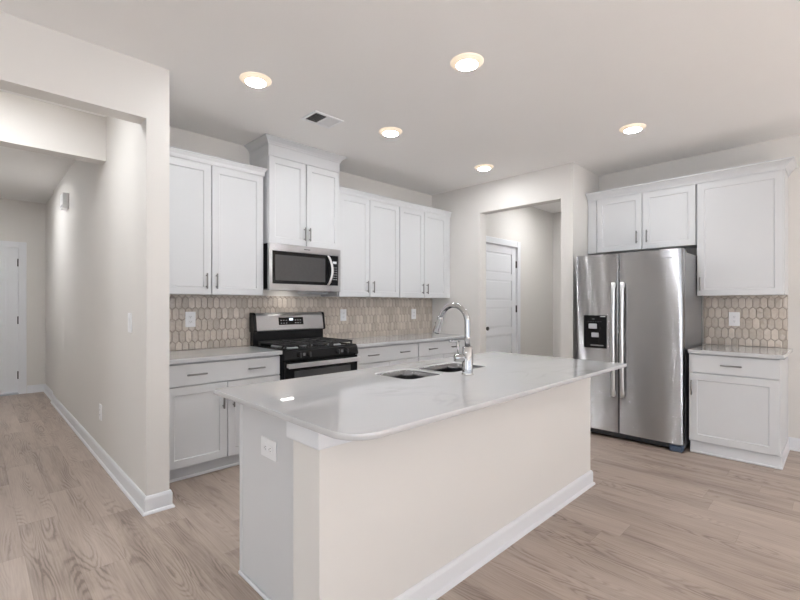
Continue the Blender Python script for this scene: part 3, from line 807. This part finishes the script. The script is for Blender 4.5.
# ================================================================== ISLAND
IX0, IX1, IY0 = .8766, 3.224, 1.2958     # half wall: left end, right end, seating side
WT = .175
EPX = .9407                              # face of the white end panel
IYB = 2.069                              # kitchen side of the island
def make_island():
    t = thing('kitchen_island', ((IX0+IX1)/2, (IY0+IYB)/2, 0), 'long kitchen island with beige front wall and white end panel, in the foreground', 'kitchen island')
    MB().box(IX0, IX1, IY0, IY0+WT, 0, .885).build('half_wall', WALL, t)
    MB().box(EPX, EPX+.019, IY0+WT, IYB, 0, .885, .001).build('end_panel', CAB, t)
    MB().box(EPX-.004, EPX+.022, IYB-.022, IYB+.003, 0, .885, .002).build('corner_stile', CAB, t)
    MB().box(EPX-.013, EPX, IY0+WT+.002, IYB, 0, .020, .005).build('panel_shoe', TRIM, t)
    MB().box(EPX+.02, IX1-.02, IY0+WT+.001, IYB-.024, .105, .690, .001).build('carcass', CAB, t)
    MB().box(EPX+.02, IX1-.02, IY0+WT+.001, IYB-.08, 0, .104).build('toe_kick', CABIN, t)
    # kitchen-side fronts
    MK = Matrix(((-1, 0, 0, 0), (0, 0, 1, 0), (0, 1, 0, 0), (0, 0, 0, 1)))
    xs = [EPX+.03, 1.50, 2.02, 2.54, IX1-.03]
    for a, b in zip(xs, xs[1:]):
        d = MB(MK).shaker(-b+.003, -a-.003, .112, .70, IYB-.023, IYB-.003).build('door', CAB, t)
        MB(MK).pull(-b+.045, .56, IYB-.003, .128).build('handle', NICKEL, d)
        MB(MK).slab_front(-b+.003, -a-.003, .71, .868, IYB-.023, IYB-.003).build('drawer_front', CAB, t)
    MB().box(IX1-.019, IX1-.001, IY0+WT+.001, IYB, .0, .885, .001).build('end_panel', CAB, t)
    # cleat trim under the worktop, wrapping the end of the half wall
    MB().sweep([(IX0, IY0+WT+.03), (IX0, IY0), (IX1, IY0)], [(0, .803), (.010, .803), (.012, .808), (.012, .880), (0, .885)], 1).build('cleat_trim', TRIM, t)
    # baseboard round the half wall
    MB().sweep([(IX0, IY0+WT), (IX0, IY0), (IX1, IY0), (IX1, IY0+WT)], bb(.104), 1).build('baseboard', TRIM, t)
    return t
make_island()

# island worktop with the two sink cut-outs
BOWLS = [(1.672, 1.980), (2.020, 2.436)]; BY = (1.632, 1.945)
def make_worktop():
    m = MB(); zt, zb, c = .908, .886, .002
    X0, X1, Y0, Y1 = .824, 3.203, 1.0398, 2.112
    RR = [.115, .010, .010, .015]
    def loop(z, ins, pts=None):
        if pts is None: pts = rrect(X0+ins, X1-ins, Y0+ins, Y1-ins, [max(.001, r-ins) for r in RR], 12)
        return [m.v((p[0], p[1], z)) for p in pts]
    outs = [loop(zt, c), loop(zt-c*.3, c*.3), loop(zt-c, 0), loop(zb+c*.6, 0), loop(zb, c*.6)]
    for A, B in zip(outs, outs[1:]):
        for k in range(len(A)): m.f([A[k], A[(k+1) % len(A)], B[(k+1) % len(A)], B[k]], True)
    holes = []
    for (a, b) in BOWLS:
        pts = rrect(a, b, BY[0], BY[1], .055, 8)
        T_ = loop(zt, 0, pts); B_ = loop(zb, 0, pts)
        for k in range(len(T_)): m.f([T_[k], B_[k], B_[(k+1) % len(T_)], T_[(k+1) % len(T_)]], True)
        holes.append((T_, B_))
    for lp, idx in ((outs[0], 0), (outs[-1], 1)):
        es = []
        for L in [lp]+[h[idx] for h in holes]:
            for k in range(len(L)):
                e = m.bm.edges.get((L[k], L[(k+1) % len(L)])) or m.bm.edges.new((L[k], L[(k+1) % len(L)]))
                es.append(e)
        bmesh.ops.triangle_fill(m.bm, use_beauty=True, edges=es)
    o = m.build('island_worktop', QUARTZ)
    return tag(o, 'white quartz island worktop with rounded near corner and sink cut-outs', 'worktop')
make_worktop()
def make_sink():
    t = thing('kitchen_sink', (2.05, (BY[0]+BY[1])/2, .69), 'double-bowl stainless steel sink set into the island worktop', 'sink')
    for (a, b) in BOWLS:
        m = MB(); L = []
        zr = .8855
        spec = [(-.016, zr, .07), (.0008, zr, .055), (.0008, .899, .055), (.0022, .899, .055), (.0022, .86, .055), (.004, .76, .05), (.010, .722, .05), (.022, .704, .05), (.045, .698, .04)]
        for (ins, z, r) in spec:
            L.append([m.v((p[0], p[1], z)) for p in rrect(a+ins, b-ins, BY[0]+ins, BY[1]-ins, r, 8)])
        for A, B in zip(L, L[1:]):
            for k in range(len(A)): m.f([A[k], A[(k+1) % len(A)], B[(k+1) % len(A)], B[k]], True)
        m.f(L[-1])
        bo = m.build('bowl', STEELS, t, normals=False)
        c = ((a+b)/2, (BY[0]+BY[1])/2+.03, .698)
        MB().lathe([(.045, .0005), (.044, .003), (.038, .003), (.030, .001), (0, .001)], c, 'z', 24).build('drain', STEELH, bo)
    return t
make_sink()
def make_faucet():
    fx, fy, fz = 2.044, 1.522, .908
    t = thing('kitchen_faucet', (fx, fy, fz), 'tall chrome gooseneck pull-down faucet beside the island sink', 'faucet')
    MB().lathe([(.034, 0), (.034, .004), (.0315, .008), (.0315, .012), (.0305, .158), (.026, .163), (.0175, .166), (0, .166)], (fx, fy, fz), 'z', 32).build('body', CHROME, t)
    pts = [(fx, fy, fz+.16), (fx, fy, fz+.22), (fx, fy, fz+.292)]
    R = .102; cz = fz+.298
    for k in range(1, 21):
        a = k/20*math.radians(162); pts.append((fx, fy+R-R*math.cos(a), cz+R*math.sin(a)))
    MB().tube(pts, .0168, 20).build('spout', CHROME, t)
    end = Vector(pts[-1]); d = (Vector(pts[-1])-Vector(pts[-2])).normalized()
    P = [end-d*.004, end+d*.002, end+d*.012, end+d*.05, end+d*.098, end+d*.106, end+d*.107]
    h = MB().tube(P, [.0172, .0195, .0205, .0215, .0238, .0225, .017], 20).build('spray_head', CHROME, t)
    q = end+d*.055
    MB().box(q.x-.006, q.x+.006, q.y+.018, q.y+.0245, q.z-.018, q.z+.018, .002).build('spray_button', DARKP, h)
    # side lever on a horizontal boss
    side = Vector((-.82, .57, 0)).normalized(); b0 = Vector((fx, fy, fz+.098))
    MB().tube([b0+side*.02, b0+side*.034, b0+side*.035, b0+side*.072, b0+side*.078], [.024, .024, .0225, .0225, .018], 20).build('handle_boss', CHROME, t)
    l0 = b0+side*.056
    MB().tube([l0+Vector((0, 0, .018)), l0+Vector((0, 0, .05))+side*.001, l0+Vector((0, 0, .098))+side*.004], [.0062, .0058, .0070], 12).tube(
        [l0+Vector((0, 0, .094))-side*.006, l0+Vector((0, 0, .094))+side*.052], [.0052, .0046], 10).build('lever', CHROME, t)
    return t
make_faucet()
plate(face_minus_x(EPX), -1.778, .678, 0, 'outlet', 'white sideways outlet on the white end panel of the island', 'outlet', GO, horiz=True)

# ================================================================== CEILING FIXTURES, HALL DETAILS
def downlight(label, x, y, group, lens=None):
    t = thing('downlight', (x, y, H), label, 'ceiling light', group)
    MB().lathe([(.103, 0), (.103, -.003), (.098, -.0055), (.072, -.020), (.066, -.021)], (x, y, H), 'z', 40, False).build('trim_ring', RING, t)
    MB().lathe([(.0675, -.0195), (.060, -.0225), (.035, -.0245), (0, -.025)], (x, y, H), 'z', 32, False).build('diffuser', lens or LENS, t)
    return t
GL = 'round recessed ceiling lights in the kitchen'
first = downlight('round lit ceiling light left of the air vent, nearest the hall', 1.373, 2.786, GL)
for (x, y, lab) in ((2.216, 1.654, 'round lit ceiling light over the island, largest and nearest of the five'),
                    (2.630, 2.791, 'round lit ceiling light just right of the air vent'),
                    (4.050, 2.790, 'round lit ceiling light before the passage opening, smallest of the five'),
                    (4.062, 1.274, 'round lit ceiling light in front of the refrigerator cabinets')):
    c = copy_tree(first); c.location = (x, y, H); c['label'] = lab
for (x, y, lab, ln) in ((.02, 3.53, 'round ceiling light between hall header and beam', LENS2), (.02, 6.65, 'round ceiling light far down the hall', LENS3), (5.80, 2.76, 'round ceiling light in the passage behind the opening', LENS4)):
    downlight(lab, x, y, 'ceiling lights beyond the openings', ln)

for (x, y, lab) in ((-1.6, -.9, 'unseen added fill light on the living area ceiling, left rear'),
                    (4.0, -1.0, 'unseen added fill light on the living area ceiling, by the right wall'), (-1.6, 1.5, 'unseen added fill light on the living area ceiling, left')):
    downlight(lab, x, y, 'added fill lights of the living area', LENS5)  # unseen fill lamps, added behind the camera to brighten the room

def vent():
    x0, x1, y0, y1 = 1.918, 2.200, 2.895, 3.110
    t = thing('air_vent', ((x0+x1)/2, (y0+y1)/2, H), 'white rectangular ceiling air vent with two louvre fields', 'air vent')
    f = MB(); b = .026
    xm = (x0+x1)/2
    f.box(x0, x1, y0, y0+b, H-.009, H, .003); f.box(x0, x1, y1-b, y1, H-.009, H, .003)
    f.box(x0, x0+b, y0+b, y1-b, H-.009, H, .003); f.box(x1-b, x1, y0+b, y1-b, H-.009, H, .003); f.box(xm-.006, xm+.006, y0+b, y1-b, H-.009, H, .002)
    f.build('frame', PLASTIC, t)
    MB().box(x0+b, x1-b, y0+b, y1-b, H-.0016, H-.0006).build('duct', VENTD, t)
    for (a, c, s) in ((x0+b, xm-.006, -1), (xm+.006, x1-b, 1)):
        for k in range(7):
            xx = a+(k+.5)*(c-a)/7
            MB().prism([(xx-s*.006, H-.0015), (xx-s*.0052, H-.0015), (xx+s*.0052, H-.0095), (xx+s*.0044, H-.0095)], 1, y0+b, y1-b).build('louvre', PLASTIC, t)
vent()
t = thing('door_chime', (Xh, 6.18, 2.475), 'small white door chime box high on the hall wall', 'door chime')
MB().box(Xh-.055, Xh, 6.085, 6.285, 2.392, 2.560, .006, 2).build('cover', PLASTIC, t)
MB().box(Xh-.057, Xh-.054, 6.12, 6.25, 2.41, 2.43, .001).build('sound_slot', GREYP, t)
